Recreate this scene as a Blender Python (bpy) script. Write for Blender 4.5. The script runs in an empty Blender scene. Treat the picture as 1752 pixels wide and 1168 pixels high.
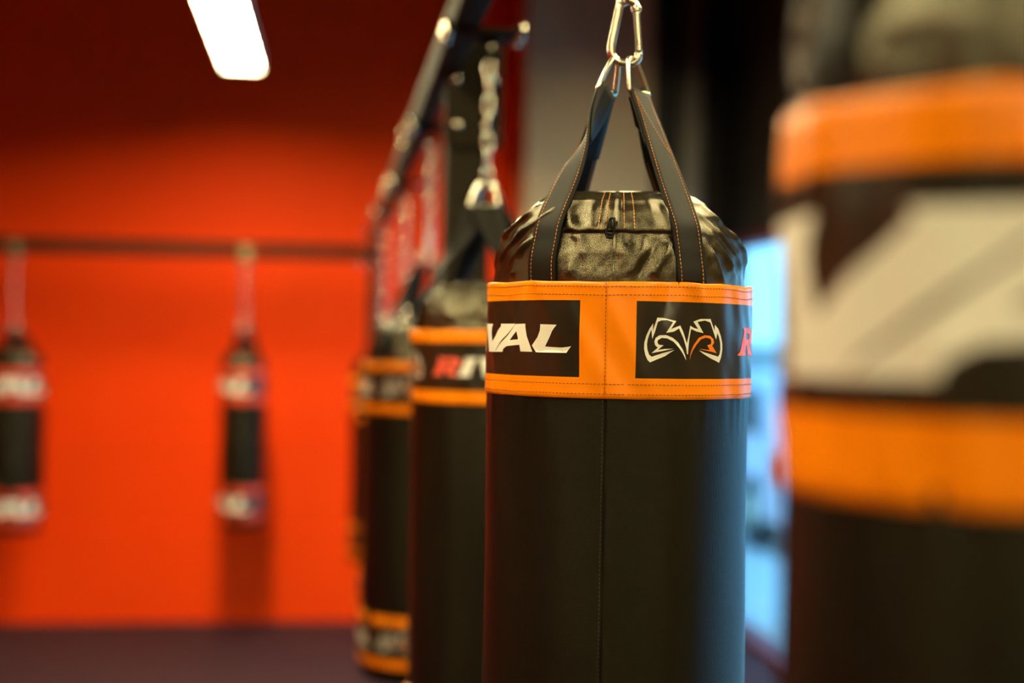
import bpy, bmesh, math, random
from mathutils import Vector, Matrix, noise
C = bpy.context.scene.collection
R_ = math.radians
random.seed(4)

# ---------------------------------------------------------------- camera, world, exposure
EYE = 1.72
YAW = R_(-7.2)
cam = bpy.data.cameras.new('camera'); co = bpy.data.objects.new('camera', cam); C.objects.link(co)
cam.lens = 50; cam.sensor_width = 36; cam.clip_start = 0.05; cam.clip_end = 200
co.matrix_world = Matrix.Translation((0, 0, EYE)) @ Matrix.Rotation(YAW, 4, 'Z') @ Matrix.Rotation(R_(90), 4, 'X') @ Matrix.Rotation(R_(1.0), 4, 'Z')
cam.dof.use_dof = True; cam.dof.focus_distance = 1.79; cam.dof.aperture_fstop = 1.4
bpy.context.scene.camera = co
vs = bpy.context.scene.view_settings
vs.view_transform = 'Standard'; vs.look = 'None'; vs.gamma = 1; vs.use_curve_mapping = False
vs.exposure = 0.0
bpy.context.scene.cycles.max_bounces = 8
bpy.context.scene.cycles.sample_clamp_indirect = 6
bpy.context.scene.cycles.caustics_reflective = False
bpy.context.scene.cycles.caustics_refractive = False

w = bpy.data.worlds.new('daylight'); bpy.context.scene.world = w; w.use_nodes = True
nt = w.node_tree; bg = nt.nodes['Background']
tc = nt.nodes.new('ShaderNodeTexCoord'); sp = nt.nodes.new('ShaderNodeSeparateXYZ'); cr = nt.nodes.new('ShaderNodeValToRGB')
nt.links.new(tc.outputs['Generated'], sp.inputs[0]); nt.links.new(sp.outputs['Z'], cr.inputs[0]); nt.links.new(cr.outputs[0], bg.inputs[0])
cr.color_ramp.elements[0].color = (.22, .63, 1, 1); cr.color_ramp.elements[1].color = (.13, .50, 1, 1)
cr.color_ramp.elements[1].position = .6
bg.inputs[1].default_value = 3.4
WARM = (1, .80, .50)
LAMP = 45.0

# ---------------------------------------------------------------- materials
def mat(name, col, rough=.5, metal=0, spec=.5, emit=None, es=0, noise_amt=0, nscale=8, bump=0, bscale=60, weave=0, coat=0):
    m = bpy.data.materials.new(name); m.use_nodes = True
    n = m.node_tree.nodes; l = m.node_tree.links; b = n['Principled BSDF']
    b.inputs['Base Color'].default_value = (*col, 1); b.inputs['Roughness'].default_value = rough
    b.inputs['Metallic'].default_value = metal; b.inputs['Specular IOR Level'].default_value = spec
    b.inputs['Coat Weight'].default_value = coat; b.inputs['Coat Roughness'].default_value = .25
    if emit:
        b.inputs['Emission Color'].default_value = (*emit, 1); b.inputs['Emission Strength'].default_value = es
    t = n.new('ShaderNodeTexCoord')
    if noise_amt:
        nz = n.new('ShaderNodeTexNoise'); nz.inputs['Scale'].default_value = nscale; nz.inputs['Detail'].default_value = 5
        l.new(t.outputs['Object'], nz.inputs['Vector'])
        rp = n.new('ShaderNodeValToRGB'); rp.color_ramp.elements[0].position = .3; rp.color_ramp.elements[1].position = .7
        rp.color_ramp.elements[0].color = (*[c * (1 - noise_amt) for c in col], 1)
        rp.color_ramp.elements[1].color = (*[min(1, c * (1 + noise_amt)) for c in col], 1)
        l.new(nz.outputs[0], rp.inputs[0]); l.new(rp.outputs[0], b.inputs['Base Color'])
    if weave:
        # woven vinyl: small diagonal diamond grid laid out in the UV, which is in metres
        uv = n.new('ShaderNodeUVMap'); s = n.new('ShaderNodeSeparateXYZ'); l.new(uv.outputs[0], s.inputs[0])
        def M(op, a, c=None):
            q = n.new('ShaderNodeMath'); q.operation = op
            for i, v in enumerate((a, c)):
                if v is None: continue
                if hasattr(v, 'links'): l.new(v, q.inputs[i])
                else: q.inputs[i].default_value = v
            return q.outputs[0]
        k = 2 * math.pi / .0030
        a = M('SINE', M('MULTIPLY', M('ADD', s.outputs[0], s.outputs[1]), k))
        c = M('SINE', M('MULTIPLY', M('SUBTRACT', s.outputs[0], s.outputs[1]), k))
        h = M('MULTIPLY', a, c)
        bp = n.new('ShaderNodeBump'); bp.inputs['Strength'].default_value = weave; bp.inputs['Distance'].default_value = .0003
        l.new(h, bp.inputs['Height']); l.new(bp.outputs[0], b.inputs['Normal'])
    elif bump:
        nz2 = n.new('ShaderNodeTexNoise'); nz2.inputs['Scale'].default_value = bscale; nz2.inputs['Detail'].default_value = 4
        l.new(t.outputs['Object'], nz2.inputs['Vector'])
        bp = n.new('ShaderNodeBump'); bp.inputs['Strength'].default_value = bump; bp.inputs['Distance'].default_value = .002
        l.new(nz2.outputs[0], bp.inputs['Height']); l.new(bp.outputs[0], b.inputs['Normal'])
    return m

VINYL = mat('black_vinyl', (.0035, .0028, .0012), .34, spec=.26, weave=.65)
DOME = mat('black_cover_vinyl', (.012, .0085, .003), .25, spec=1.0, weave=.38)
PANEL = mat('black_print', (.018, .013, .006), .28, spec=.55, bump=.05, bscale=900)
ORANGE = mat('orange_vinyl', (1.0, .255, .001), .32, spec=.35, bump=.05, bscale=900)
RED = mat('red_vinyl', (.62, .045, .01), .4)
WHITE = mat('white_print', (.86, .82, .72), .45)
REDPRINT = mat('red_print', (.80, .10, .05), .45)
ORPRINT = mat('orange_print', (.90, .22, .01), .45)
STRAP = mat('black_strap', (.0075, .0055, .0035), .6, spec=.18, bump=.15, bscale=700)
THREAD = mat('orange_thread', (.75, .25, .03), .7)
DTHREAD = mat('dark_thread', (.16, .03, .01), .7)
BTHREAD = mat('grey_thread', (.06, .05, .04), .6)
STEEL = mat('zinc_steel', (.72, .66, .52), .24, metal=1, bump=.08, bscale=120)
BLACKM = mat('black_zip_metal', (.03, .03, .028), .3, metal=.8)
RACK = mat('black_powder_coat', (.017, .012, .006), .75, spec=.10, bump=.05, bscale=400)
BOLT = mat('bolt_steel', (.7, .62, .48), .25, metal=1)
WALLO = mat('orange_wall_paint', (1.0, .056, .0008), .6, spec=.10, noise_amt=.05, nscale=1.2)
WALLT = mat('tan_wall_paint', (.22, .17, .10), .7, noise_amt=.08)
WALLK = mat('black_wall_paint', (.010, .009, .007), .55, noise_amt=.2)
CEIL = mat('dark_ceiling', (.05, .035, .03), .8, noise_amt=.1)
FLOOR = mat('rubber_floor', (.036, .017, .024), .72, spec=.22, noise_amt=.25, nscale=30, bump=.2, bscale=250)
COLM = mat('beige_plaster', (.66, .49, .27), .75, noise_amt=.08, nscale=2)
BRASS = mat('dull_clamp_metal', (.20, .15, .07), .5, metal=.6)
PIPE = mat('grey_paint', (.42, .38, .32), .4)
FRAME = mat('dark_red_frame', (.16, .012, .008), .4)
GREENK = mat('dark_green_panel', (.014, .018, .008), .5)
LIT = mat('lamp_diffuser', (1, 1, 1), .5, emit=(1, .86, .46), es=LAMP)
LIT2 = mat('lamp_diffuser_bright', (1, 1, 1), .5, emit=(1, .86, .46), es=LAMP * 2.7)
LAMPB = mat('lamp_housing', (.7, .68, .62), .5)
PAVE = mat('pavement', (.72, .74, .68), .8, noise_amt=.12, nscale=3)
CONC = mat('concrete_wall', (.42, .42, .40), .85, noise_amt=.1)
CARP = mat('pale_car_paint', (.72, .70, .74), .25, coat=.6)
CARG = mat('car_glass', (.02, .03, .04), .08)
RUB = mat('tyre_rubber', (.02, .02, .02), .8)
CARR = mat('red_car_lamp', (.7, .02, .02), .2)
for q_ in (DOME, VINYL): q_.node_tree.nodes['Principled BSDF'].inputs['Specular Tint'].default_value = (1, .87, .60, 1)
GLASS = bpy.data.materials.new('window_glass'); GLASS.use_nodes = True
_n = GLASS.node_tree.nodes; _l = GLASS.node_tree.links; _n.remove(_n['Principled BSDF'])
_t = _n.new('ShaderNodeBsdfTransparent'); _g = _n.new('ShaderNodeBsdfGlossy'); _g.inputs['Roughness'].default_value = .02
_m = _n.new('ShaderNodeMixShader'); _fr = _n.new('ShaderNodeMath'); _fr.operation = 'POWER'; _fr.inputs[1].default_value = 5
_lw = _n.new('ShaderNodeLayerWeight'); _lw.inputs[0].default_value = .5; _l.new(_lw.outputs['Facing'], _fr.inputs[0])
_l.new(_fr.outputs[0], _m.inputs[0]); _l.new(_t.outputs[0], _m.inputs[1]); _l.new(_g.outputs[0], _m.inputs[2]); _l.new(_m.outputs[0], _n['Material Output'].inputs[0])

# ---------------------------------------------------------------- helpers
def obj(name, bm, m, parent=None, smooth=True, loc=None, rot=None):
    me = bpy.data.meshes.new(name)
    bmesh.ops.recalc_face_normals(bm, faces=bm.faces) if name not in ('lettering', 'emblem') else None
    if smooth:
        for f in bm.faces: f.smooth = True
    bm.to_mesh(me); bm.free()
    for q in (m if isinstance(m, (list, tuple)) else [m]): me.materials.append(q)
    o = bpy.data.objects.new(name, me); C.objects.link(o)
    if parent: o.parent = parent
    if loc: o.location = loc
    if rot: o.rotation_euler = rot
    return o
def thing(name, label, cat, loc=(0, 0, 0), rz=0, group=None):
    o = bpy.data.objects.new(name, None); C.objects.link(o); o.empty_display_size = .1
    o.location = loc; o.rotation_euler = (0, 0, rz); o['label'] = label; o['category'] = cat
    if group: o['group'] = group
    return o
def struct(name, bm, m, parent=None, label=None, smooth=False):
    o = obj(name, bm, m, parent, smooth)
    if not parent: o['kind'] = 'structure'
    if label: o['label'] = label
    return o
def box(bm, a, b, bev=0, mi=0):
    vs_ = [bm.verts.new((x, y, z)) for x in (a[0], b[0]) for y in (a[1], b[1]) for z in (a[2], b[2])]
    fs = [bm.faces.new([vs_[i] for i in q]) for q in ((0, 1, 3, 2), (4, 6, 7, 5), (0, 4, 5, 1), (2, 3, 7, 6), (0, 2, 6, 4), (1, 5, 7, 3))]
    for f in fs: f.material_index = mi
    if bev:
        es = list({e for f in fs for e in f.edges})
        bmesh.ops.bevel(bm, geom=es, offset=bev, segments=3, affect='EDGES', profile=.5)
def bx(a, b, bev=0):
    bm = bmesh.new(); box(bm, a, b, bev); return bm
def tube(bm, pts, r, closed=False, n=12, radii=None):
    pts = [Vector(p) for p in pts]; N = len(pts); rings = []
    def tan(i):
        if closed: return (pts[(i + 1) % N] - pts[i - 1]).normalized()
        return (pts[min(i + 1, N - 1)] - pts[max(i - 1, 0)]).normalized()
    t0 = tan(0); ref = Vector((0, 0, 1)) if abs(t0.z) < .9 else Vector((1, 0, 0))
    u = t0.cross(ref).normalized()
    for i in range(N):
        t = tan(i); u = (u - t * u.dot(t)).normalized(); v = t.cross(u)
        rr = radii[i] if radii else r
        rings.append([bm.verts.new(pts[i] + rr * (math.cos(a) * u + math.sin(a) * v)) for a in [2 * math.pi * k / n for k in range(n)]])
    for i in range(N if closed else N - 1):
        A = rings[i]; B = rings[(i + 1) % N]
        off = 0
        if closed and i == N - 1:
            off = min(range(n), key=lambda o: (A[0].co - B[o].co).length)
        for k in range(n):
            bm.faces.new((A[k], A[(k + 1) % n], B[(k + 1 + off) % n], B[(k + off) % n]))
    if not closed:
        bm.faces.new(rings[0][::-1]); bm.faces.new(rings[-1])
def catmull(P, sub=8, closed=False):
    P = [Vector(p) for p in P]; out = []; N = len(P)
    for i in range(N if closed else N - 1):
        if closed: a, b, c, d = P[i - 1], P[i], P[(i + 1) % N], P[(i + 2) % N]
        else: a, b, c, d = P[max(i - 1, 0)], P[i], P[i + 1], P[min(i + 2, N - 1)]
        for s in range(sub):
            t = s / sub
            out.append(.5 * ((2 * b) + (c - a) * t + (2 * a - 5 * b + 4 * c - d) * t * t + (3 * b - a - 3 * c + d) * t ** 3))
    if not closed: out.append(P[-1])
    return out
def lathe(bm, prof, n=24, axis='Z', off=(0, 0, 0)):
    rings = []
    for r, z in prof:
        ring = []
        for k in range(n):
            a = 2 * math.pi * k / n
            p = {'Z': (r * math.cos(a), r * math.sin(a), z), 'X': (z, r * math.cos(a), r * math.sin(a)), 'Y': (r * math.cos(a), z, r * math.sin(a))}[axis]
            ring.append(bm.verts.new(Vector(p) + Vector(off)))
        rings.append(ring)
    for i in range(len(rings) - 1):
        for k in range(n): bm.faces.new((rings[i][k], rings[i][(k + 1) % n], rings[i + 1][(k + 1) % n], rings[i + 1][k]))
    bm.faces.new(rings[0][::-1]); bm.faces.new(rings[-1])
def px(u, v, d):
    "world point seen at photo pixel (u, v) at depth d along the camera axis"
    x = u - 876; y = v - 584; r = R_(1.0)
    X = (x * math.cos(r) + y * math.sin(r)) / 2433.3 * d; H = -(-x * math.sin(r) + y * math.cos(r)) / 2433.3 * d
    return Vector((X * math.cos(YAW) - d * math.sin(YAW), X * math.sin(YAW) + d * math.cos(YAW), EYE + H))

# ---------------------------------------------------------------- room
XL, XR, YB, YF, ZC = -4.6, 2.4, 8.73, -4.2, 4.5
struct('floor', bx((XL - .1, YF - .1, -.1), (XR, YB + .1, 0)), FLOOR)
struct('ceiling', bx((XL - .1, YF - .1, ZC), (XR + .2, YB + .2, ZC + .1)), CEIL)
def clad(name, axis, at, lo, hi, m, sgn):
    # wall made of horizontal cladding boards with a shallow V joint every 0.57 m
    bm = bmesh.new(); prof = []
    z = 0.0
    while z < ZC:
        z1 = min(z + .57, ZC); prof += [(0, z + .010), (0, z1 - .010), (.010, z1)]; z = z1
    prof = [(0, 0)] + prof
    A = []
    for q, z in prof:
        row = []
        for s in (lo, hi):
            p = (s, at + sgn * q, z) if axis == 'Y' else (at + sgn * q, s, z)
            row.append(bm.verts.new(p))
        A.append(row)
    for i in range(len(A) - 1): bm.faces.new((A[i][0], A[i][1], A[i + 1][1], A[i + 1][0]))
    if axis == 'Y': box(bm, (lo, at + sgn * .02, 0), (hi, at + sgn * .12, ZC))
    else: box(bm, (at + sgn * .02, lo, 0), (at + sgn * .12, hi, ZC))
    return struct(name, bm, m, label='orange painted cladding wall')
clad('wall_back', 'Y', YB, XL, XR, WALLO, 1)
clad('wall_left', 'X', XL, YF, YB, WALLO, -1)
struct('wall_front', bx((XL - .1, YF - .12, 0), (XR + .1, YF, ZC)), WALLT)
# right wall: black above and around a long glazed opening
HZ = 2.31; OY0, OY1 = 2.3, 8.65
bm = bmesh.new(); box(bm, (XR, OY1, 0), (XR + .15, YB + .12, ZC)); box(bm, (XR, OY0, HZ + .06), (XR + .15, OY1, ZC))
struct('wall_right', bm, WALLK)
struct('wall_right_near', bx((XR, YF - .1, 0), (XR + .15, OY0, ZC)), WALLT)
win = thing('window_1', '', ''); del win['label'], win['category']; win['kind'] = 'structure'
win.location = (XR, OY0, 0)
L_ = OY1 - OY0
bm = bmesh.new(); box(bm, (0, 0, HZ), (.15, L_, HZ + .06), .004); box(bm, (0, 0, 0), (.15, L_, .04), .004)
obj('window_frame', bm, FRAME, win, False)
for k in range(4):
    y = k * (L_ - .05) / 3
    obj('mullion', bx((.04, y, .04), (.10, y + .05, HZ), .004), FRAME, win, False)
for k in range(3):
    y = k * (L_ - .05) / 3 + .05
    obj('pane', bx((.066, y, .04), (.072, y + (L_ - .05) / 3 - .05, HZ)), GLASS, win, False)
pt = bpy.data.lights.new('window_portal', 'AREA'); pt.shape = 'RECTANGLE'; pt.size = L_; pt.size_y = HZ; pt.cycles.is_portal = True
po = bpy.data.objects.new('window_portal', pt); C.objects.link(po); po.location = (XR + .16, (OY0 + OY1) / 2, HZ / 2)
po.rotation_euler = (R_(90), 0, R_(90))
# standing elements at the right of the back wall
c = obj('wall_column', bx((1.118, 8.35, 0), (1.885, 8.725, ZC - .005), .01), COLM, smooth=False); c['kind'] = 'structure'; c.name = 'trim_1'
c = obj('trim_2', bx((1.89, 8.40, 0), (2.07, 8.725, ZC - .005), .008), WALLK, smooth=False); c['kind'] = 'structure'
c = obj('trim_3', bx((2.075, 8.66, 0), (2.395, 8.725, ZC - .005), .008), WALLK, smooth=False); c['kind'] = 'structure'
bm = bmesh.new(); lathe(bm, [(.075, 0), (.075, ZC - .01)], 32)
for z in (.9, 2.6, 3.9): lathe(bm, [(.084, z), (.084, z + .05)], 32)
o = obj('vertical_pipe', bm, PIPE, loc=(2.17, 8.57, 0)); o['label'] = 'grey vertical pipe standing in the dark corner right of the beige column'; o['category'] = 'pipe'

# outside
o = struct('ground', bx((XR + .001, -30, -.2), (60, 60, -.04)), PAVE)
for i_, (a_, b_) in enumerate((((-40, 26, -.04), (60, 26.3, 1.75)),)):
    o = obj('boundary_wall', bx(a_, b_), CONC, smooth=False); o['label'] = 'low pale boundary wall far outside beyond the window'; o['category'] = 'wall'; o['kind'] = 'structure'

# ---------------------------------------------------------------- car outside
def car(loc, rz):
    t = thing('car', 'pale car with a red tail lamp parked outside the window', 'car', loc, rz)
    prof = [(-2.05, .35), (-2.1, .62), (-2.08, .95), (-1.95, 1.02), (-1.55, 1.42), (-1.1, 1.50), (-.1, 1.50), (.45, 1.36), (1.0, 1.0), (1.75, .88), (2.05, .72), (2.1, .4), (1.9, .25), (-1.9, .25)]
    P = [(v.x, v.z) for v in catmull([(y, 0, z) for y, z in prof], 3, True)]
    bm = bmesh.new(); secs = []
    for x in (-.88, -.86, -.8, -.5, 0, .5, .8, .86, .88):
        k = 1 - .05 * (abs(x) / .88) ** 6
        row = []
        for y, z in P:
            tuck = .16 * max(0, (z - .95) / .55)
            row.append(bm.verts.new((x * (1 - tuck), y * k, .9 + (z - .9) * (k if z < .9 else 1 - .03 * (abs(x) / .88) ** 4))))
        secs.append(row)
    for a, b in zip(secs, secs[1:]):
        for i in range(len(a)): bm.faces.new((a[i], a[(i + 1) % len(a)], b[(i + 1) % len(a)], b[i]))
    bm.faces.new(secs[0]); bm.faces.new(secs[-1][::-1])
    obj('body', bm, CARP, t)
    bm = bmesh.new(); v = [bm.verts.new(p) for p in ((-.66, -2.0, 1.04), (.66, -2.0, 1.04), (.6, -1.62, 1.40), (-.6, -1.62, 1.40))]
    bm.faces.new(v); bmesh.ops.solidify(bm, geom=bm.faces[:], thickness=.03); bmesh.ops.translate(bm, verts=bm.verts, vec=(0, -.012, .01)); obj('rear_window', bm, CARG, t, False)
    for s in (-1, 1):
        bm = bmesh.new(); v = [bm.verts.new((s * q, y, z)) for q, y, z in ((.875, -1.5, 1.0), (.875, .75, 1.0), (.80, .25, 1.36), (.80, -1.2, 1.38))]
        bm.faces.new(v); bmesh.ops.solidify(bm, geom=bm.faces[:], thickness=.02); obj('side_window', bm, CARG, t, False)
        obj('tail_lamp', bx((s * .84 - .10, -2.13, .62), (s * .84 + .04, -1.98, .86), .02), CARR, t)
        for y in (-1.3, 1.3):
            bm = bmesh.new(); lathe(bm, [(.2, s * .70), (.30, s * .70), (.32, s * .74), (.32, s * .87), (.30, s * .90), (.2, s * .90), (.18, s * .87)], 28, 'X', (0, y, .32))
            wh = obj('wheel', bm, RUB, t)
            bm = bmesh.new(); lathe(bm, [(.19, s * .86), (.19, s * .895), (.05, s * .91)], 20, 'X', (0, y, .32)); obj('rim', bm, STEEL, wh)
    obj('bumper', bx((-.84, -2.17, .30), (.84, -1.95, .52), .05), CARP, t)
car((4.55, 13.4, -.04), 0)

# ---------------------------------------------------------------- lamps
def lamp(x, y0, y1, z, label, wdt=.19, m=None):
    L = y1 - y0
    t = thing('pendant_lamp', label, 'lamp', (x, (y0 + y1) / 2, z), 0, 'long pendant lamps')
    bm = bmesh.new(); box(bm, (-wdt / 2 - .008, -L / 2 - .008, .012), (wdt / 2 + .008, L / 2 + .008, .055), .006)
    for s in (-1, 1):                                   # lip all round, added to cut the diffuser's light off at the sides
        box(bm, (s * (wdt / 2 + .004) - .004, -L / 2 - .008, -.026), (s * (wdt / 2 + .004) + .004, L / 2 + .008, .02), .002)
        box(bm, (-wdt / 2 - .008, s * (L / 2 + .004) - .004, -.026), (wdt / 2 + .008, s * (L / 2 + .004) + .004, .02), .002)
    obj('housing', bm, LAMPB, t, False)
    obj('diffuser', bx((-wdt / 2 + .004, -L / 2 + .004, 0), (wdt / 2 - .004, L / 2 - .004, .0115), .004), m or LIT, t, False)
    for s in (-1, 1):
        bm = bmesh.new(); tube(bm, [(0, s * L * .35, .055), (0, s * L * .35, ZC - z)], .003, n=6); obj('cable', bm, RACK, t)
lamp(-.47, 4.5, 7.24, EYE + 1.36, 'bright white pendant lamp hanging in front of the orange wall', .178, m=LIT2)
lamp(-.44, -2.6, -.2, EYE + 1.2, 'bright pendant lamp hanging behind the viewpoint')
lamp(-3.2, .4, 2.8, EYE + 1.2, 'bright pendant lamp hanging out of view on the left')
lamp(1.35, -2.4, -.4, EYE + 1.2, 'bright pendant lamp hanging behind the viewpoint near the window')
lamp(1.55, 5.3, 6.8, EYE + 1.80, 'added unseen pendant lamp high up to light the beige column')  # extra unseen lamp, added to put warm light on the column
lamp(1.35, 2.9, 4.35, EYE + 1.2, 'added unseen pendant lamp above the view, lighting the column side')  # added fill lamp, kept above the frame, brightens the column end
lamp(1.2, .5, 2.5, EYE + 1.2, 'bright pendant lamp hanging above the nearest bags on the window side')
lamp(-.44, .7, 3.1, EYE + 1.2, 'bright pendant lamp hanging above the view left of the beam')

# ---------------------------------------------------------------- print artwork, flat, in millimetres (letter height 36)
GL = {
 'R': (0, [(17, 36), (55, 36), (64, 33), (67, 27), (64, 20), (56, 16), (50, 15), (54, 8), (62, 0), (38, 0), (33, 12), (30, 14), (26, 6), (27, 0), (0, 0), (6, 5), (19, 28), (20, 32)], [(34, 29), (44, 29), (47, 25), (44, 21), (31, 21)]),
 'I': (63, [(12, 36), (38, 36), (34, 32), (24, 6), (25, 0), (-2, 0), (4, 5), (14, 30)], None),
 'V': (103, [(0, 36), (26, 36), (23.5, 31), (23.5, 24), (27, 13), (44, 26), (53, 33), (52, 36), (86, 36), (80, 31.5), (62, 19), (42, 5), (36, -1), (10, -1), (9, 8), (6, 20), (3, 30)], None),
 'A': (222, [(-32, 35.5), (-13, 36), (-12.5, 30), (-10, 20), (-5, 10), (0, .5), (-21, .5), (-23, 9), (-52, 7), (-59, 3), (-60, -.5), (-83, -1), (-76, 4), (-61, 13.5), (-43, 27), (-36, 33)], [(-46, 14.5), (-29.5, 26.5), (-25.5, 16)]),
 'L': (221, [(13, 35.5), (38, 35), (35, 31.5), (31.5, 27), (20.5, 7.5), (33, 6.8), (45, 6.5), (53, 7.5), (57, 8.5), (51, 0), (7, 0), (0, 8.5), (9, 19), (12.5, 27), (13, 32)], None)}
EM = [(30.2, 26.7), (29.7, 17.2), (35.5, 34.0), (43.7, 33.7), (60.0, 30.2), (53.0, 20.2), (65.4, 24.8), (69.7, 16.6), (73.7, 6.2), (75.2, 2.3), (77.3, 11.5), (79.4, 24.7), (85.7, 21.9), (91.8, 21.0), (83.9, 30.0), (94.3, 33.6), (110.0, 33.9), (118.2, 18.9), (118.5, 26.8), (124.8, 21.6), (130.0, 12.4), (133.3, 3.1), (133.9, -4.9), (131.7, -14.2), (127.8, -21.2), (112.6, -15.7), (101.9, -10.5), (94.3, -6.0), (103.6, -8.5), (125.7, -13.6), (128.6, -10.3), (130.0, -3.6), (129.2, 4.4), (126.0, 12.3), (123.3, 16.3), (121.3, 8.0), (116.9, 16.2), (109.7, 29.6), (101.0, 31.7), (90.3, 29.8), (94.5, 23.7), (100.0, 15.9), (89.7, 17.7), (81.0, 20.8), (78.9, 8.9), (77.0, -10.8), (75.5, -10.8), (73.8, -1.7), (69.9, 8.8), (63.7, 21.1), (56.6, 17.0), (46.8, 15.3), (55.7, 28.8), (47.9, 31.2), (41.0, 30.7), (36.3, 28.8), (33.1, 17.2), (29.5, 7.4), (28.1, 19.1), (25.8, 13.8), (23.6, 6.7), (22.7, 0.1), (23.5, -6.4), (25.6, -12.2), (29.0, -14.7), (43.1, -10.0), (57.8, -5.8), (46.0, -13.8), (26.8, -21.7), (23.7, -18.7), (20.9, -12.9), (19.1, -5.1), (19.3, 2.7), (21.8, 11.8), (25.7, 20.4)]
E3 = [(74.2, -18.7), (72.5, -12.2), (68.6, -4.4), (62.6, 3.4), (55.3, 9.2), (46.9, 12.5), (38.6, 12.1), (33.9, 8.8), (32.2, 4.2), (33.4, -0.3), (36.8, -3.3), (28.9, -10.2), (43.1, -7.4), (56.7, -4.3), (45.8, -4.7), (36.9, -6.1), (44.0, -0.2), (38.1, 0.4), (36.1, 3.0), (36.7, 6.2), (41.4, 8.9), (48.3, 8.4), (56.1, 4.6), (62.7, -1.8), (68.7, -9.6)]
R3 = [(79.5, -18.6), (81.6, -8.1), (86.1, 1.1), (93.1, 9.8), (101.4, 13.3), (110.1, 12.7), (116.0, 8.9), (117.6, 4.2), (114.4, 0.2), (122.6, -9.0), (105.3, -5.9), (94.3, -4.0), (110.5, -5.1), (106.5, 0.8), (112.1, 2.2), (112.9, 6.2), (110.2, 9.2), (104.0, 10.3), (96.5, 7.9), (90.1, 1.2), (85.4, -5.4), (81.7, -12.1)]
EMC = (76.4, 6.2)
def flat(polys, step):
    bm = bmesh.new()
    for outer, hole in polys:
        tmp = bmesh.new(); E = []
        for loop in (outer, hole):
            if not loop: continue
            V = [tmp.verts.new((x, y, 0)) for x, y in loop]
            E += [tmp.edges.new((V[i], V[(i + 1) % len(V)])) for i in range(len(V))]
        bmesh.ops.triangle_fill(tmp, edges=E, use_beauty=True)
        for f in tmp.faces:
            if f.normal.z < 0: f.normal_flip()
        xs = [v.co.x for v in tmp.verts]; ys = [v.co.y for v in tmp.verts]
        for ax, lo, hi in ((0, min(xs), max(xs)), (1, min(ys), max(ys))):
            q = math.ceil(lo / step) * step
            while q < hi:
                nrm = (1, 0, 0) if ax == 0 else (0, 1, 0); pc = (q, 0, 0) if ax == 0 else (0, q, 0)
                bmesh.ops.bisect_plane(tmp, geom=tmp.verts[:] + tmp.edges[:] + tmp.faces[:], plane_co=pc, plane_no=nrm); q += step
        me = bpy.data.meshes.new('tmp'); tmp.to_mesh(me); tmp.free(); bm.from_mesh(me); bpy.data.meshes.remove(me)
    return bm

# ---------------------------------------------------------------- punching bag
def interp(tab, x):
    if x <= tab[0][0]: return tab[0][1:]
    for a, b in zip(tab, tab[1:]):
        if x <= b[0]:
            t = (x - a[0]) / (b[0] - a[0]); t = t * t * (3 - 2 * t) * .5 + t * .5
            return tuple(p + (q - p) * t for p, q in zip(a[1:], b[1:]))
    return tab[-1][1:]
DTAB = [(0, .965, .965, 2.0), (.035, .945, .925, 2.1), (.062, .885, .865, 2.3), (.088, .77, .79, 2.6), (.106, .655, .735, 3.0), (.117, .57, .66, 3.4), (.1215, .50, .57, 3.4)]
# creases of the gathered cover: angle0, height0, angle1, height1, half width, amplitude
FOLDS = [(-72, .030, -38, .098, .005, .009), (-78, .055, -52, .100, .005, .010), (-62, .022, -42, .066, .006, .008), (-84, .02, -66, .075, .006, .006), (-60, .0, -50, .045, .008, .005),
         (-27, .0, -22, .05, .011, .004), (-17, .0, -26, .055, .008, -.003), (-1, .0, 7, .055, .009, .0045), (8, .0, 20, .055, .008, .0045), (3, .0, 13, .052, .006, -.004), (17, .0, 22, .04, .009, .003),
         (38, .094, 68, .020, .006, .007), (40, .075, 58, .012, .007, .006), (48, .10, 78, .035, .006, .007), (38, .058, 47, .0, .007, .005), (62, .08, 84, .015, .006, .006),
         (-33, .098, -26, .066, .008, .005), (-12, .1, -15, .065, .007, -.003), (18, .1, 22, .066, .007, .005), (-20, .11, -18, .066, .012, .0035), (10, .11, 12, .066, .012, .003)]
for k in range(30):
    a = 112 + k * 4.6 * 1.25
    FOLDS.append((a, .09 + .02 * random.random(), a + random.uniform(-16, 16), random.uniform(0, .03), .007, random.choice((-1, 1)) * random.uniform(.003, .007)))
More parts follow.
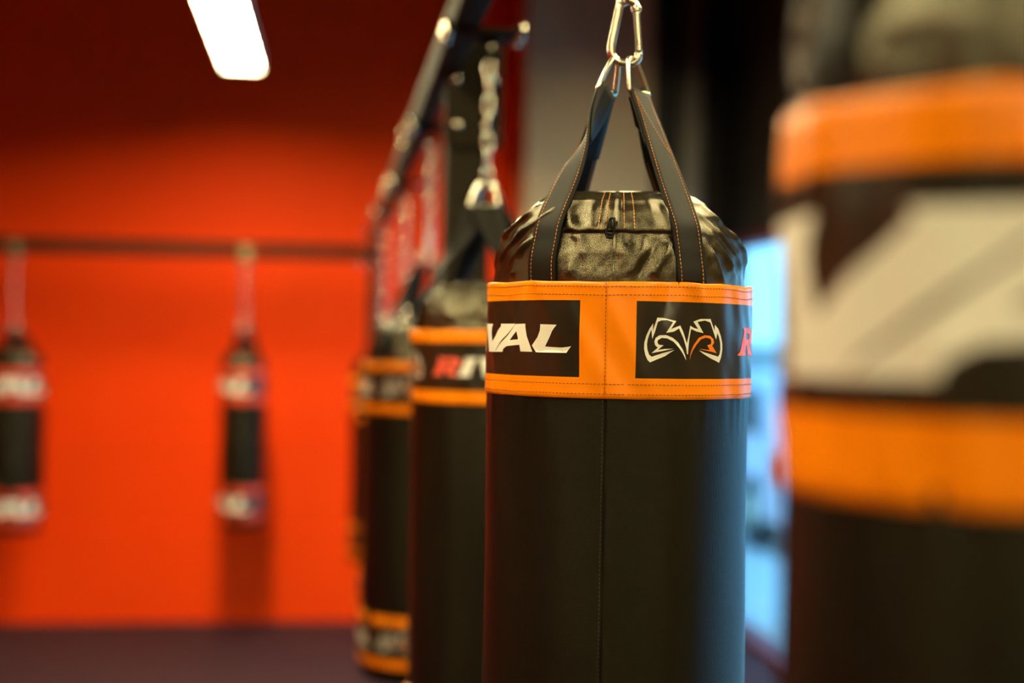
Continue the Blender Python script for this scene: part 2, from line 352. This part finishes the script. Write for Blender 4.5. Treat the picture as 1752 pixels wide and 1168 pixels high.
def punching_bag(name, label, cam_loc, R, bandH, L, rot, style='slim', low=True, seam=-9.2, seg=240, folds=True, rise=.265, lean=(0, 0), stripe=None, tsc=1.0, tz=None, text=None, emblems=None, stitches=True, group='punching bags hanging in the gym', bandmats=None, low_text=True, hs=None, ring_angs=(52, 46), rs=1.0):
    """cam_loc: centre of the bag at the level of the top edge of the upper band"""
    loc = (cam_loc[0], cam_loc[1], cam_loc[2] - L)
    root = thing(name, label, 'punching bag', loc, YAW + R_(rot), group)
    s = R / .18 if hs is None else hs; zt = L; circ = 2 * math.pi * R * 1000
    rnd = random.Random(hash(round(R * 1000)) + int(rot))
    sd = rnd.random() * 50
    def cyl(th, z, r): return Vector((r * math.sin(th), -r * math.cos(th), z))
    def rb(th, z):
        d = .0013 * noise.noise(Vector((math.sin(th) * 5, math.cos(th) * 5, z * 9 + sd))) * 2
        # soft drag creases falling from the straps over the band
        for a0 in (-38.7, 27.3, 141.3, -152.7):
            u = ((th - R_(a0) + math.pi) % (2 * math.pi) - math.pi) * R; q = max(0, 1 - (zt - z) / (.8 * bandH))
            d += .0050 * q * math.exp(-((u - .045 * (1 - q)) / .012) ** 2) - .0045 * q * math.exp(-((u + .03 + .04 * (1 - q)) / .014) ** 2)
        g = th + z * 3; d += .0022 * noise.noise(Vector((math.sin(g) * 7, math.cos(g) * 7, z * 8 + 31)))
        dd = ((th - R_(seam) + math.pi) % (2 * math.pi) - math.pi) * R
        d -= .0012 * math.exp(-(dd / .0016) ** 2)
        return R * 1.006 + .001 + d
    def rbody(th, z):
        d = .004 * noise.noise(Vector((math.sin(th) * 1.6, math.cos(th) * 1.6, z * 3.2 + sd)))
        t = max(0, 1 - abs(zt - bandH - z) / .06)
        d += .0016 * t * noise.noise(Vector((math.sin(th) * 12, math.cos(th) * 12, z * 5 + sd)))
        dd = ((th - R_(seam) + math.pi) % (2 * math.pi) - math.pi) * R
        d -= .0022 * math.exp(-(dd / .0022) ** 2)
        d += .0007 * math.exp(-(abs(dd) - .005) ** 2 / .003 ** 2) * math.sin(z * 520)
        return R * (1 + .006 * math.sin(max(0, min(1, z / L)) * math.pi)) + d - .001
    ths = [2 * math.pi * k / seg - math.pi for k in range(seg)]
    if seg > 150: ths += [R_(seam) + k * .0011 / R for k in range(-7, 8)]
    ths = sorted(set(round(t, 6) for t in ths))
    def skin(fn, zs, closed_bot=None, uvoff=0):
        bm = bmesh.new(); uvl = bm.loops.layers.uv.new('UVMap'); rows = []
        for z in zs: rows.append([bm.verts.new(fn(t, z)) for t in ths])
        n = len(ths)
        for i in range(len(zs) - 1):
            for k in range(n):
                k2 = (k + 1) % n
                f = bm.faces.new((rows[i][k], rows[i][k2], rows[i + 1][k2], rows[i + 1][k]))
                t2 = ths[k2] if k2 else ths[0] + 2 * math.pi
                for lp, (tt, zz) in zip(f.loops, ((ths[k], zs[i]), (t2, zs[i]), (t2, zs[i + 1]), (ths[k], zs[i + 1]))): lp[uvl].uv = (tt * R, zz)
        return bm, rows, uvl
    # body with rounded bottom
    nz = 60 if seg > 150 else 24
    zs = [.035 + (zt - bandH + .01 - .035) * i / nz for i in range(nz + 1)]
    bm, rows, uvl = skin(lambda t, z: cyl(t, z, rbody(t, z)), zs)
    prev = rows[0]
    for k in range(1, 7):
        a = k / 6 * math.pi / 2
        ring = [bm.verts.new(cyl(t, .035 - .035 * math.sin(a), rbody(t, .035) - .035 * (1 - math.cos(a)))) for t in ths]
        for i in range(len(ths)): bm.faces.new((ring[i], ring[(i + 1) % len(ths)], prev[(i + 1) % len(ths)], prev[i]))
        prev = ring
    bm.faces.new(prev[::-1])
    body = obj('body', bm, VINYL, root)
    # dome cover
    thc = R_(-5.7)
    def dome(th, h, off=0):
        hh = h / s
        wv, lv, n = interp(DTAB, hh); a = th - thc
        sc = min(1, s)
        r = R / ((abs(math.sin(a)) / wv) ** n + (abs(math.cos(a)) / lv) ** n) ** (1 / n)
        d = 0; dz = 0
        if folds:
            env = min(1, hh / .012)
            for a0, h0, a1, h1, wd, am in FOLDS:
                ux = ((th - R_(a0) + math.pi) % (2 * math.pi) - math.pi) * .18; uy = hh - h0
                vx = R_(a1 - a0) * .18; vy = h1 - h0
                t = max(0, min(1, (ux * vx + uy * vy) / (vx * vx + vy * vy)))
                q = math.hypot(ux - t * vx, uy - t * vy)
                if q < wd * 4:
                    taper = math.sin(math.pi * (.12 + .76 * t))
                    d += am * (.55 * math.exp(-(q / wd) ** 2) + .45 * math.exp(-q / (wd * .6))) * taper * env
            d += .0035 * noise.noise(Vector((math.sin(th) * 3.2, math.cos(th) * 3.2, hh * 22 + 3)))
            g = th + hh * 2.2; e2 = max(0, min(1, hh / .015)) * (1 if math.cos(a) > .3 or math.cos(a) < -.3 else .35)
            d += .0030 * e2 * noise.noise(Vector((math.sin(g) * 8, math.cos(g) * 8, hh * 9 + 7)))
            g = th - hh * 5; d += .0008 * e2 * noise.noise(Vector((math.sin(g) * 15, math.cos(g) * 15, hh * 16 + 9)))
            d += .0016 * noise.noise(Vector((math.sin(th) * 9, math.cos(th) * 9, hh * 50 + 3)))
            fr = ((a + math.pi) % (2 * math.pi) - math.pi)
            for c_ in (0, math.pi):                       # seam shelf of the zip gusset, front and back
                fr = ((a - c_ + math.pi) % (2 * math.pi) - math.pi)
                if abs(fr) < R_(44):
                    e = min(1, (R_(44) - abs(fr)) / R_(6))
                    h0_ = .0645 + .0022 * noise.noise(Vector((th * 9, 1, 2))) + .0006 * noise.noise(Vector((th * 60, 1, 2)))
                    d += .0028 * e * (1 / (1 + math.exp(-(hh - h0_) / .0012)) - .45 * math.exp(-((hh - h0_ + .003) / .0028) ** 2) + .35 * noise.noise(Vector((th * 45, hh * 60, 5))) * math.exp(-((hh - h0_) / .008) ** 2)) * max(0, min(1, (.114 - hh) / .03))
                    d -= .0035 * e * math.exp(-((fr - 0) * .14 / .002) ** 2) * (1 if hh < .064 else 0)
            fr = ((th - R_(-6) + math.pi) % (2 * math.pi) - math.pi) * .14
            if hh > .066: d += .006 * (1 / (1 + math.exp(-(fr) / .0012))) * math.exp(-max(0, fr) / .02) * min(1, (hh - .066) / .01)
        return cyl(th, zt + h, (r + d * s + off))
    nd = 90 if seg > 150 else 30
    hz = [-.012 * s] + [.1215 * s * (i / nd) for i in range(nd + 1)]
    bm, rows, uvl = skin(lambda t, h: dome(t, h), hz)
    last = rows[-1]; base = [v.co.copy() for v in last]; cx = sum((p for p in base), Vector()) / len(base)
    prev = last
    for k in (1, 2, 3, 4):
        q = 1 - k / 4.6
        ring = [bm.verts.new(Vector((cx.x + (p.x - cx.x) * q, cx.y + (p.y - cx.y) * q, p.z + .004 * s * (1 - q * q)))) for p in base]
        for i in range(len(ths)): bm.faces.new((prev[i], prev[(i + 1) % len(ths)], ring[(i + 1) % len(ths)], ring[i]))
        prev = ring
    bm.faces.new(prev)
    obj('top_cover', bm, DOME, root)
    # bands
    st = stripe if stripe else (.0245, .0265)
    pmin, pmax = (9, circ - 61) if style == 'slim' else (None, None)
    def band(z1, nm):
        "z1: top of the band"
        z0 = z1 - bandH
        shift = zt - z1
        zz = sorted({z1, z1 - .0008, z0, z0 + .0008, z1 - st[0], z0 + st[1]} | {z0 + bandH * i / 26 for i in range(27)})
        extra = [t for t in ([pmin / 1000 / R, pmax / 1000 / R - 2 * math.pi] if style == 'slim' else [])]
        nonlocal ths
        keep = ths; ths = sorted(set(ths + [round(e, 6) for e in extra]))
        def fn(t, z):
            lip = -.0012 if z in (z1, z0) else 0
            dz = .0022 * noise.noise(Vector((math.sin(t) * 4, math.cos(t) * 4, sd + z * .1))) if z > z1 - st[0] * .9 else 0
            return cyl(t, z + dz, rb(t, z + shift) + lip)
        bm, rows, uvl = skin(fn, zz)
        top = rows[-1]; bot = rows[0]
        for ring, dr in ((top, 1), (bot, -1)):       # turned-in hem
            inn = [bm.verts.new((v.co.x * .975, v.co.y * .975, v.co.z)) for v in ring]
            for i in range(len(ths)):
                q = (ring[i], ring[(i + 1) % len(ths)], inn[(i + 1) % len(ths)], inn[i]); bm.faces.new(q if dr > 0 else q[::-1])
        for f in bm.faces:
            c_ = f.calc_center_median(); z = c_.z; a = math.atan2(c_.x, -c_.y)
            u = (a % (2 * math.pi)) * R * 1000
            if z0 + st[1] < z < z1 - st[0] and (style != 'slim' or pmin < u < pmax): f.material_index = 1
        o = obj(nm, bm, bandmats or [ORANGE, PANEL], root)
        ths = keep
        surf = lambda u, z, off: cyl(u / 1000 / R, z, rb(u / 1000 / R, z + shift) + off)
        return o, surf, z0
    cz = zt - st[0] - (bandH - st[0] - st[1]) / 2
    def prints(surf, o, zc):
        off = .0005 if seg > 150 else .0012
        step = 4 if tsc < 1.5 else 8
        for u0 in text:
            for ch in 'RIVAL':
                x0, outer, hole = GL[ch]
                f2 = lambda P: [(p[0] * tsc + x0 * tsc, p[1] * tsc) for p in P] if P else None
                bm = flat([(f2(outer), f2(hole))], step)
                for v in bm.verts: v.co = surf(u0 + v.co.x, zc + (v.co.y - 18 * tsc) / 1000, off)
                lo_ = obj('lettering', bm, REDPRINT if ch == 'R' else WHITE, o)
                lo_['label'] = ('red letter ' if ch == 'R' else 'white letter ') + ch
        for u0 in emblems:
            for P, m, lb in ((EM, WHITE, 'white outline of the emblem'), (E3, WHITE, 'white curl of the emblem'), (R3, ORPRINT, 'orange curl of the emblem')):
                es = tsc * (1 if tsc < 1.5 else .8)
                bm = flat([([((x - EMC[0]) * es, (y - EMC[1]) * es) for x, y in P], None)], step)
                for v in bm.verts: v.co = surf(u0 + v.co.x, zc + v.co.y / 1000, off)
                obj('emblem', bm, m, o)['label'] = lb
    def dashes(path, m, par, nm='stitching', dl=.0034, gap=.0016, r=.00042, lift=.0):
        bm = bmesh.new(); acc = 0; segs = []
        P = [Vector(p) for p in path]; cum = [0]
        for a, b in zip(P, P[1:]): cum.append(cum[-1] + (b - a).length)
        def at(q):
            import bisect
            i = min(max(bisect.bisect_right(cum, q) - 1, 0), len(P) - 2); t = (q - cum[i]) / max(1e-9, cum[i + 1] - cum[i]); return P[i].lerp(P[i + 1], min(1, t))
        q = 0
        while q + dl < cum[-1]:
            a = at(q); b = at(q + dl)
            tube(bm, [a, a.lerp(b, .2), a.lerp(b, .8), b], r, n=5, radii=[r * .4, r, r, r * .4]); q += dl + gap
        return bm
    o, surf, z0 = band(zt, 'logo_band')
    if text is None: text = [169, circ - 71.5 - 278 * tsc]
    if emblems is None: emblems = [EMC[0]] + ([545] if circ > 1050 else [])
    prints(surf, o, cz if tz is None else zt - tz)
    if stitches:
        bm_all = bmesh.new()
        for zz_ in (zt - .0062, zt - .0165, zt - bandH + .0062, zt - bandH + .0185):
            pa = []
            for k in range(721):
                t = 2 * math.pi * k / 720
                dz = .0022 * noise.noise(Vector((math.sin(t) * 4, math.cos(t) * 4, sd + zz_ * .1))) if zz_ > zt - st[0] * .9 else 0
                p = surf(t * R * 1000, zz_, .0003); p.z += dz; pa.append(p)
            b = dashes(pa, None, None); me = bpy.data.meshes.new('t'); b.to_mesh(me); b.free(); bm_all.from_mesh(me); bpy.data.meshes.remove(me)
        pa = [surf(R_(seam) * R * 1000, zt - .002 - (bandH - .004) * k / 60, .0006) for k in range(61)]
        b = dashes(pa, None, None); me = bpy.data.meshes.new('t'); b.to_mesh(me); b.free(); bm_all.from_mesh(me); bpy.data.meshes.remove(me)
        obj('stitching', bm_all, DTHREAD, o)['label'] = 'dark red stitching'
        pa = [cyl(R_(seam) - .0024 / R, z, rbody(R_(seam) - .0024 / R, z) + .0003) for z in [zt - bandH - .002 - (L - bandH - .08) * k / 200 for k in range(201)]]
        obj('stitching', dashes(pa, None, None, dl=.0032, gap=.0022, r=.0004), BTHREAD, body)['label'] = 'grey vertical seam stitching'
    if low:
        o2, surf2, _ = band(zt - L * .78 if style == 'slim' else .05 + bandH, 'lower_band')
        z1l = zt - L * .78 if style == 'slim' else .05 + bandH
        if low_text: prints(surf2, o2, z1l - (zt - (cz if tz is None else zt - tz)))
    # rings and straps
    ringz = zt + rise
    rings = {}
    for sgn, ang in ((-1, R_(ring_angs[0])), (1, R_(ring_angs[1]))):
        c0 = Vector((sgn * .0225 + .001, .0, ringz)); dirn = Vector((math.cos(ang), math.sin(ang), 0)); tilt = Vector((-sgn * .012, 0, .047 * (1 + (rs - 1) * .3)))
        hw = .019 * rs
        P = [c0 - dirn * hw, c0 - dirn * hw * .5, c0 + dirn * hw * .5, c0 + dirn * hw, c0 + dirn * (hw + .001) + tilt * .10, c0 + dirn * hw * .8 + tilt * .5, c0 + dirn * hw * .40 + tilt * .9, c0 + tilt, c0 - dirn * hw * .40 + tilt * .9, c0 - dirn * hw * .8 + tilt * .5, c0 - dirn * (hw + .001) + tilt * .10]
        bm = bmesh.new(); tube(bm, catmull(P, 6, True), .0037 if rs == 1 else .0042, True, 10); obj('d_ring', bm, STEEL, root)
        rings[sgn] = (c0, dirn)
    for adeg, sgn in ((-38.7, -1), (27.3, 1), (141.3, 1), (-152.7, -1)):
        a = R_(adeg); c0, dirn = rings[sgn]; front = abs(adeg) < 90
        pts = []; wid = []
        tang = Vector((math.cos(a), math.sin(a), 0))
        if tang.dot(dirn) < 0: tang = -tang
        top = c0 + Vector((0, (-.0035 if front else .0035), .002))
        sh = dome(a, .085 * s, .004)
        nS = 26
        for k in range(nS):                              # straight run from ring to shoulder
            t = k / nS; p = top.lerp(sh, t); q = min(1, t * 1.15); q = q * q * (3 - 2 * q)
            wv = dirn.lerp(tang, q).normalized(); pts.append(p); wid.append((wv, .018 * rs * (1 - q) + .0215 * q))
        for k in range(15):
            h = .085 * s * (1 - k / 14) - .004 * (k == 14); p = dome(a, max(h, 0), .0035 if k < 12 else .002)
            if h < 0: p.z += h
            pts.append(p); wid.append((tang, .0215))
        sm = pts[:]                                      # relax the shoulder corner
        for _ in range(3):
            sm = [sm[0]] + [(sm[i - 1] + sm[i] * 2 + sm[i + 1]) / 4 for i in range(1, len(sm) - 1)] + [sm[-1]]
        pts = sm
        def ribbon(pts, wid, thk, off=0):
            bm = bmesh.new(); prev = None; nrmls = []
            for i, p in enumerate(pts):
                t = (pts[min(i + 1, len(pts) - 1)] - pts[max(i - 1, 0)]).normalized(); wv, hw = wid[i]
                wv = (wv - t * wv.dot(t)).normalized(); n_ = t.cross(wv).normalized()
                if n_.dot(Vector((p.x, p.y, 0))) < 0: n_ = -n_
                nrmls.append((wv, n_, hw))
                sec = [(-hw, -thk), (-hw * .97, thk), (-hw * .5, thk * 1.05), (hw * .5, thk * 1.05), (hw * .97, thk), (hw, -thk), (hw * .5, -thk), (-hw * .5, -thk)]
                ring = [bm.verts.new(p + wv * x + n_ * (y + off)) for x, y in sec]
                if prev:
                    for k in range(8): bm.faces.new((prev[k], prev[(k + 1) % 8], ring[(k + 1) % 8], ring[k]))
                else: bm.faces.new(ring)
                prev = ring
            bm.faces.new(prev[::-1]); return bm, nrmls
        bm, nr = ribbon(pts, wid, .0013)
        so = obj('strap', bm, STRAP, root)
        # folded tail inside, sewn down
        tl = pts[:13]; bm, _ = ribbon(tl, wid[:13], .0011, -.0042); obj('strap_tail', bm, STRAP, so)
        if stitches:
            allb = bmesh.new()
            for e in (-.76, .76):
                for sd2 in ((.0016,) if front else (.0016, -.0016)):
                    pa = [pts[i] + nr[i][0] * nr[i][2] * e + nr[i][1] * sd2 for i in range(1, len(pts))]
                    b = dashes(pa, None, None, dl=.0036, gap=.0016, r=.00045); me = bpy.data.meshes.new('t'); b.to_mesh(me); b.free(); allb.from_mesh(me); bpy.data.meshes.remove(me)
            pa = [pts[i] + nr[i][0] * nr[i][2] * (-.7 + 1.4 * (i - 2) / 11) + nr[i][1] * .0018 for i in range(2, 14)]
            b = dashes(pa, None, None, dl=.0036, gap=.0012, r=.0004); me = bpy.data.meshes.new('t'); b.to_mesh(me); b.free(); allb.from_mesh(me); bpy.data.meshes.remove(me)
            obj('stitching', allb, THREAD, so)['label'] = 'orange stitching'
    if stitches:
        # topstitching either side of the zip, and the zip pull
        allb = bmesh.new()
        for dg in (-14.2, -10.6, -2.2, 2.6):
            pa = [dome(R_(dg), (.068 + .05 * k / 30) * s, .0007) for k in range(31)]
            b = dashes(pa, None, None, dl=.0034, gap=.0013, r=.0005); me = bpy.data.meshes.new('t'); b.to_mesh(me); b.free(); allb.from_mesh(me); bpy.data.meshes.remove(me)
        tc_ = [o_ for o_ in root.children if o_.name.startswith('top_cover')][0] if False else None
        obj('stitching', allb, THREAD, root)['label'] = 'orange topstitching beside the zip'
        base = dome(R_(-7.5), .074 * s, .003)
        zp = obj('zip_slider', bx((-.0035, -.003, -.006), (.0035, .003, .008), .0015), BLACKM, root, loc=base, rot=(R_(-6), 0, R_(-7)))
        P = [(-.0028, 0, 0), (-.0050, 0, -.017), (-.0035, 0, -.0215), (.0035, 0, -.0215), (.0050, 0, -.017), (.0028, 0, 0), (0, 0, .002)]
        bm = bmesh.new(); tube(bm, catmull(P, 5, True), .0011, True, 8); box(bm, (-.0045, -.0008, -.0195), (.0045, .0008, -.016), .0003)
        obj('zip_pull', bm, BLACKM, zp, loc=(-.001, -.0045, .004), rot=(R_(8), R_(8), 0))
    root.rotation_euler[0] += lean[0]; root.rotation_euler[1] += lean[1]
    return root, Vector((loc[0], loc[1], loc[2])) + Vector((0, 0, ringz))

# ---------------------------------------------------------------- chains, carabiners, rack
def link_mesh(l=.046, wd=.026, r=.0032):
    P = []; h = l / 2 - wd / 2; rr = wd / 2 - r
    for k in range(9): a = math.pi * k / 8; P.append((rr * math.cos(a), 0, h + rr * math.sin(a)))
    for k in range(9): a = math.pi + math.pi * k / 8; P.append((rr * math.cos(a), 0, -h + rr * math.sin(a)))
    bm = bmesh.new(); tube(bm, P, r, True, 8); return bm
def chain(label, top, bottom, l=.046, wd=.026, r=.0032, m=STEEL):
    t = thing('chain', label, 'chain', bottom, random.uniform(0, 3), 'chains the punching bags hang from')
    Ln = (top - bottom).length; pitch = l - 2 * r - .0006; n = max(2, round(Ln / pitch)); pitch = Ln / n
    p0 = None
    dirv = (top - bottom).normalized()
    for k in range(n):
        if p0 is None: o = p0 = obj('link', link_mesh(pitch + 2 * r, wd, r), m, t)
        else: o = p0.copy(); C.objects.link(o); o.parent = t
        o.location = (0, 0, pitch * (k + .5)); o.rotation_euler = (0, 0, (R_(90) if k % 2 else 0) + R_(random.uniform(-12, 12)))
    return t
def carabiner(label, top, size=.094, rz=0, tilt=0):
    t = thing('carabiner', label, 'carabiner', (top[0], top[1], top[2] - size), rz, 'carabiners linking bags and chains')
    t.rotation_euler = (0, tilt, rz)
    k = size / .094; r = .0057 * k
    body = [(.0185, 0, .019), (.0175, 0, .0115), (.010, 0, .0050), (0, 0, .0043), (-.010, 0, .0055), (-.0185, 0, .013), (-.0200, 0, .024), (-.0175, 0, .042), (-.0140, 0, .064), (-.0115, 0, .080), (-.0085, 0, .0865), (0, 0, .0895), (.0085, 0, .0865), (.0115, 0, .0805), (.0122, 0, .076)]
    P = catmull([Vector(p) * k for p in body], 5)
    bm = bmesh.new(); tube(bm, P, r, n=14, radii=[r * (1.22 if 47 < i < 54 or i > 63 else 1) for i in range(len(P))]); obj('body', bm, STEEL, t)
    g = [Vector(p) * k for p in ((.0125, 0, .0745), (.0140, 0, .064), (.0165, 0, .042), (.0188, 0, .0205))]
    bm = bmesh.new(); tube(bm, catmull(g, 5), r * .9, n=12); tube(bm, [g[0] + Vector((-.004, -.0, 0)) * k, g[0] + Vector((.004, 0, 0)) * k], r * .55, n=8)
    obj('gate', bm, STEEL, t)
    return t

rack = thing('boxing_rack', 'black steel rack with long overhead beam, posts and wall-side rail carrying the bags', 'rack', (.265, 3.5, 0))
def rk(name, a, b, bev=.006, m=RACK, parent=None):
    return obj(name, bx(Vector(a) - Vector(rack.location), Vector(b) - Vector(rack.location), bev), m, parent or rack, True)
BZ = EYE + .65
def shade_flat(o):
    for p in o.data.polygons: p.use_smooth = p.area < .0008 if False else True
rk('beam', (.235, -.6, BZ), (.295, 8.13, BZ + .08))
rk('post', (.268, 3.44, 0), (.373, 3.545, BZ), .006)
rk('post', (.20, 8.05, 0), (.262, 8.115, BZ), .006)
rk('rail', (-4.0, 8.05, EYE + .446), (.20, 8.115, EYE + .524), .006)
rk('post', (-4.06, 8.05, 0), (-4.0, 8.115, EYE + .518), .006)
rk('post', (.235, -.6, 0), (.295, -.54, BZ), .006)
def bolt(p, r, axis, parent=rack, d=.012):
    bm = bmesh.new(); lathe(bm, [(r, 0), (r, d * .5), (r * .8, d * .8), (r * .3, d)], 16, axis, Vector(p) - Vector(rack.location)); return obj('bolt', bm, BOLT, parent)
pl = rk('joint_plate', (.262, 3.425, BZ - .18), (.40, 3.436, BZ + .10), .003)
for x, z in ((.29, BZ - .13), (.36, BZ - .13), (.285, BZ + .06), (.375, BZ + .06), (.285, BZ - .02), (.375, BZ - .02)):
    bm = bmesh.new(); lathe(bm, [(.011, 0), (.011, -.006), (.008, -.010), (.003, -.012)], 16, 'Y', Vector((x, 3.425, z)) - Vector(rack.location)); obj('bolt', bm, BOLT, pl)
def bracket(x, y, z):
    "plate clamped under the beam with an eye for the chain"
    b = rk('hanger_bracket', (min(x - .06, .225), y - .055, z - .012), (max(x + .075, .305), y + .055, z), .003)
    for sx in (min(x - .05, .226), max(x + .06, .31)):
        for sy in (-.035, .035):
            bm = bmesh.new(); lathe(bm, [(.009, -.020), (.011, -.018), (.011, -.012), (.011, .010), (.008, .014)], 14, 'Z', Vector((sx, y + sy, z)) - Vector(rack.location)); obj('bolt', bm, BOLT, b)
    bm = bmesh.new(); p0 = Vector((x, y, z - .012)) - Vector(rack.location)
    tube(bm, [p0 + Vector((.016 * math.cos(a), 0, -.022 + .016 * math.sin(a))) for a in [2 * math.pi * k / 16 for k in range(16)]], .005, True, 8)
    lathe(bm, [(.022, -.010), (.024, 0), (.022, .004)], 16, 'Z', p0)
    obj('eye', bm, RACK, b)
    return Vector((x, y, z - .012 - .046))
def clamp(x, z):
    q = Vector((x, 8.0825, z)) - Vector(rack.location)
    b = obj('rail_clamp', bx(q + Vector((-.03, -.045, -.02)), q + Vector((.03, .045, .075)), .006), BRASS, rack)
    bm = bmesh.new(); tube(bm, [q + Vector((.014 * math.cos(a), 0, -.03 + .014 * math.sin(a))) for a in [2 * math.pi * k / 16 for k in range(16)]], .005, True, 8); obj('eye', bm, STEEL, b)
    return Vector((x, 8.0825, z - .044))
bolt((.16, 8.05, EYE + .42), .016, 'Y'); bolt((.185, 8.045, EYE + .60), .014, 'Y')
for yb in (4.9, 6.6):
    for zz in (.02, .06):
        bm = bmesh.new(); lathe(bm, [(.012, 0), (.012, -.006), (.009, -.012), (.003, -.014)], 14, 'X', Vector((.235, yb, BZ + zz)) - Vector(rack.location)); obj('bolt', bm, BOLT, rack)

def at(u, v, d): return px(u, v, d)
def hang(label_chain, label_car, ringtop, z_top, x=None, y=None, bracket_fn=None, car_size=.07, **kw):
    top = bracket_fn
    if car_size:
        carabiner(label_car, (ringtop.x, ringtop.y, ringtop.z + car_size - .012 + .0), car_size, YAW + kw.get('rz', 0))
        b = Vector((ringtop.x, ringtop.y, ringtop.z + car_size - .022))
    else: b = ringtop - Vector((0, 0, .006))
    chain(label_chain, top, b, **{k: v for k, v in kw.items() if k in ('l', 'wd', 'r')})

# 1 main bag
c = at(1057, 583, 1.942); c.z = EYE + .0775
bag, rt = punching_bag('punching_bag', 'sharp black punching bag in focus with orange logo band, VAL lettering and white emblem', c, .1775, .147, .95, 0, seg=300, lean=(0, 0))
T = at(1063, -2, 1.942)
carabiner('silver carabiner holding the two rings of the sharp foreground bag', (c.x + .003, c.y, rt.z + .047 + .083), .094, YAW + R_(8), R_(2.0))
tp = bracket(c.x, c.y, BZ); chain('silver chain above the carabiner of the sharp foreground bag', tp, Vector((c.x, c.y, rt.z + .047 + .075)), l=.040, wd=.024, r=.0035)
# 2 near bag, out of focus
ang = math.atan(464 / 2433.3) + math.asin(.13 / .90)
c = Vector((.9 * math.sin(ang - YAW), .9 * math.cos(ang - YAW), EYE + .138))
_, rt = punching_bag('punching_bag', 'very close blurred punching bag at the right edge with huge pale lettering between orange stripes', c, .13, .222, 1.05, -30, style='full', stitches=False, seg=160, seam=150, stripe=(.040, .048), tsc=2.5, tz=.108, text=[-165 - 103 * 2.5 + 10], emblems=[], low=True, group=None, hs=1.0)
tp = bracket(c.x, c.y, BZ); hang('silver chain of the very close bag at the right edge', 'silver carabiner of the very close bag at the right edge', rt + Vector((0, 0, .047)), 0, bracket_fn=tp)
# 3 bag behind main one
c = at(829, 583, 3.0); c.z = EYE + .021
_, rt = punching_bag('punching_bag', 'black bag directly behind the sharp one, its band showing a red R', c, .150, .149, .95, -107, ring_angs=(107, 107), rs=1.45, stitches=False, seg=160, emblems=[EMC[0]], rise=.262)
tp = bracket(c.x, c.y, BZ); hang('silver chain of the bag directly behind the sharp one', '', rt + Vector((0, 0, .047)), 0, bracket_fn=tp, car_size=0)
# 4
c = at(731, 600, 4.3); c.z = EYE - .066
_, rt = punching_bag('punching_bag', 'third black bag along the beam, showing orange upper and lower bands with pale L', c, .19, .15, .95, -184, stitches=False, seg=160, rise=.29)
tp = bracket(c.x, c.y, BZ); hang('silver chain of the third bag along the beam', 'silver carabiner of the third bag along the beam', rt + Vector((0, 0, .047)), 0, bracket_fn=tp, rz=1)
# 5
c = at(690, 600, 5.9); c.z = EYE - .19
_, rt = punching_bag('punching_bag', 'black bag almost hidden behind the third bag along the beam', c, .17, .15, .95, 80, stitches=False, seg=120, rise=.27)
tp = bracket(c.x, c.y, BZ); hang('silver chain of the almost hidden bag behind the third bag', 'silver carabiner of the almost hidden bag behind the third bag', rt + Vector((0, 0, .047)), 0, bracket_fn=tp)
# 6
c = at(654, 600, 7.3); c.z = EYE - .20
_, rt = punching_bag('punching_bag', 'farthest black bag along the beam beside the corner post', c, .155, .15, .95, 120, stitches=False, seg=120, rise=.27, emblems=[EMC[0]])
tp = bracket(c.x, c.y, BZ); hang('silver chain of the farthest bag along the beam', 'silver carabiner of the farthest bag along the beam', rt + Vector((0, 0, .047)), 0, bracket_fn=tp)
# wall rail bags
def on_rail(u):
    k = (u - 876) / 2433.3; d = 8.0825 / (math.cos(YAW) + k * math.sin(YAW) * 1.0)
    p = px(u, 584, d); return p
c = on_rail(24); c.y = 8.0825; c.z = EYE - .192
RM = [RED, PANEL]
_, rt = punching_bag('punching_bag', 'wide black bag hanging from the wall rail at the left edge of the view', c, .168, .19, .90, 0, style='full', stitches=False, seg=120, seam=150, stripe=(.045, .045), tsc=2.15, text=[250 - 278 * 2.15], emblems=[], bandmats=RM, group='punching bags on the wall rail', rise=.20)
tp = clamp(c.x, EYE + .452 - .02 + .0); hang('silver chain of the wide bag at the left edge', 'silver carabiner of the wide bag at the left edge', rt + Vector((0, 0, .047)), 0, bracket_fn=tp, car_size=.06)
c = on_rail(418); c.y = 8.0825; c.z = EYE - .178
_, rt = punching_bag('punching_bag', 'slim black bag hanging from the wall rail in front of the orange wall', c, .125, .19, .89, 0, style='full', stitches=False, seg=120, seam=150, stripe=(.045, .045), tsc=2.0, text=[75 - 278 * 2.0], emblems=[], bandmats=RM, group='punching bags on the wall rail', rise=.20)
tp = clamp(c.x, EYE + .452 - .02); hang('silver chain of the slim bag on the wall rail', 'silver carabiner of the slim bag on the wall rail', rt + Vector((0, 0, .047)), 0, bracket_fn=tp, car_size=.06)
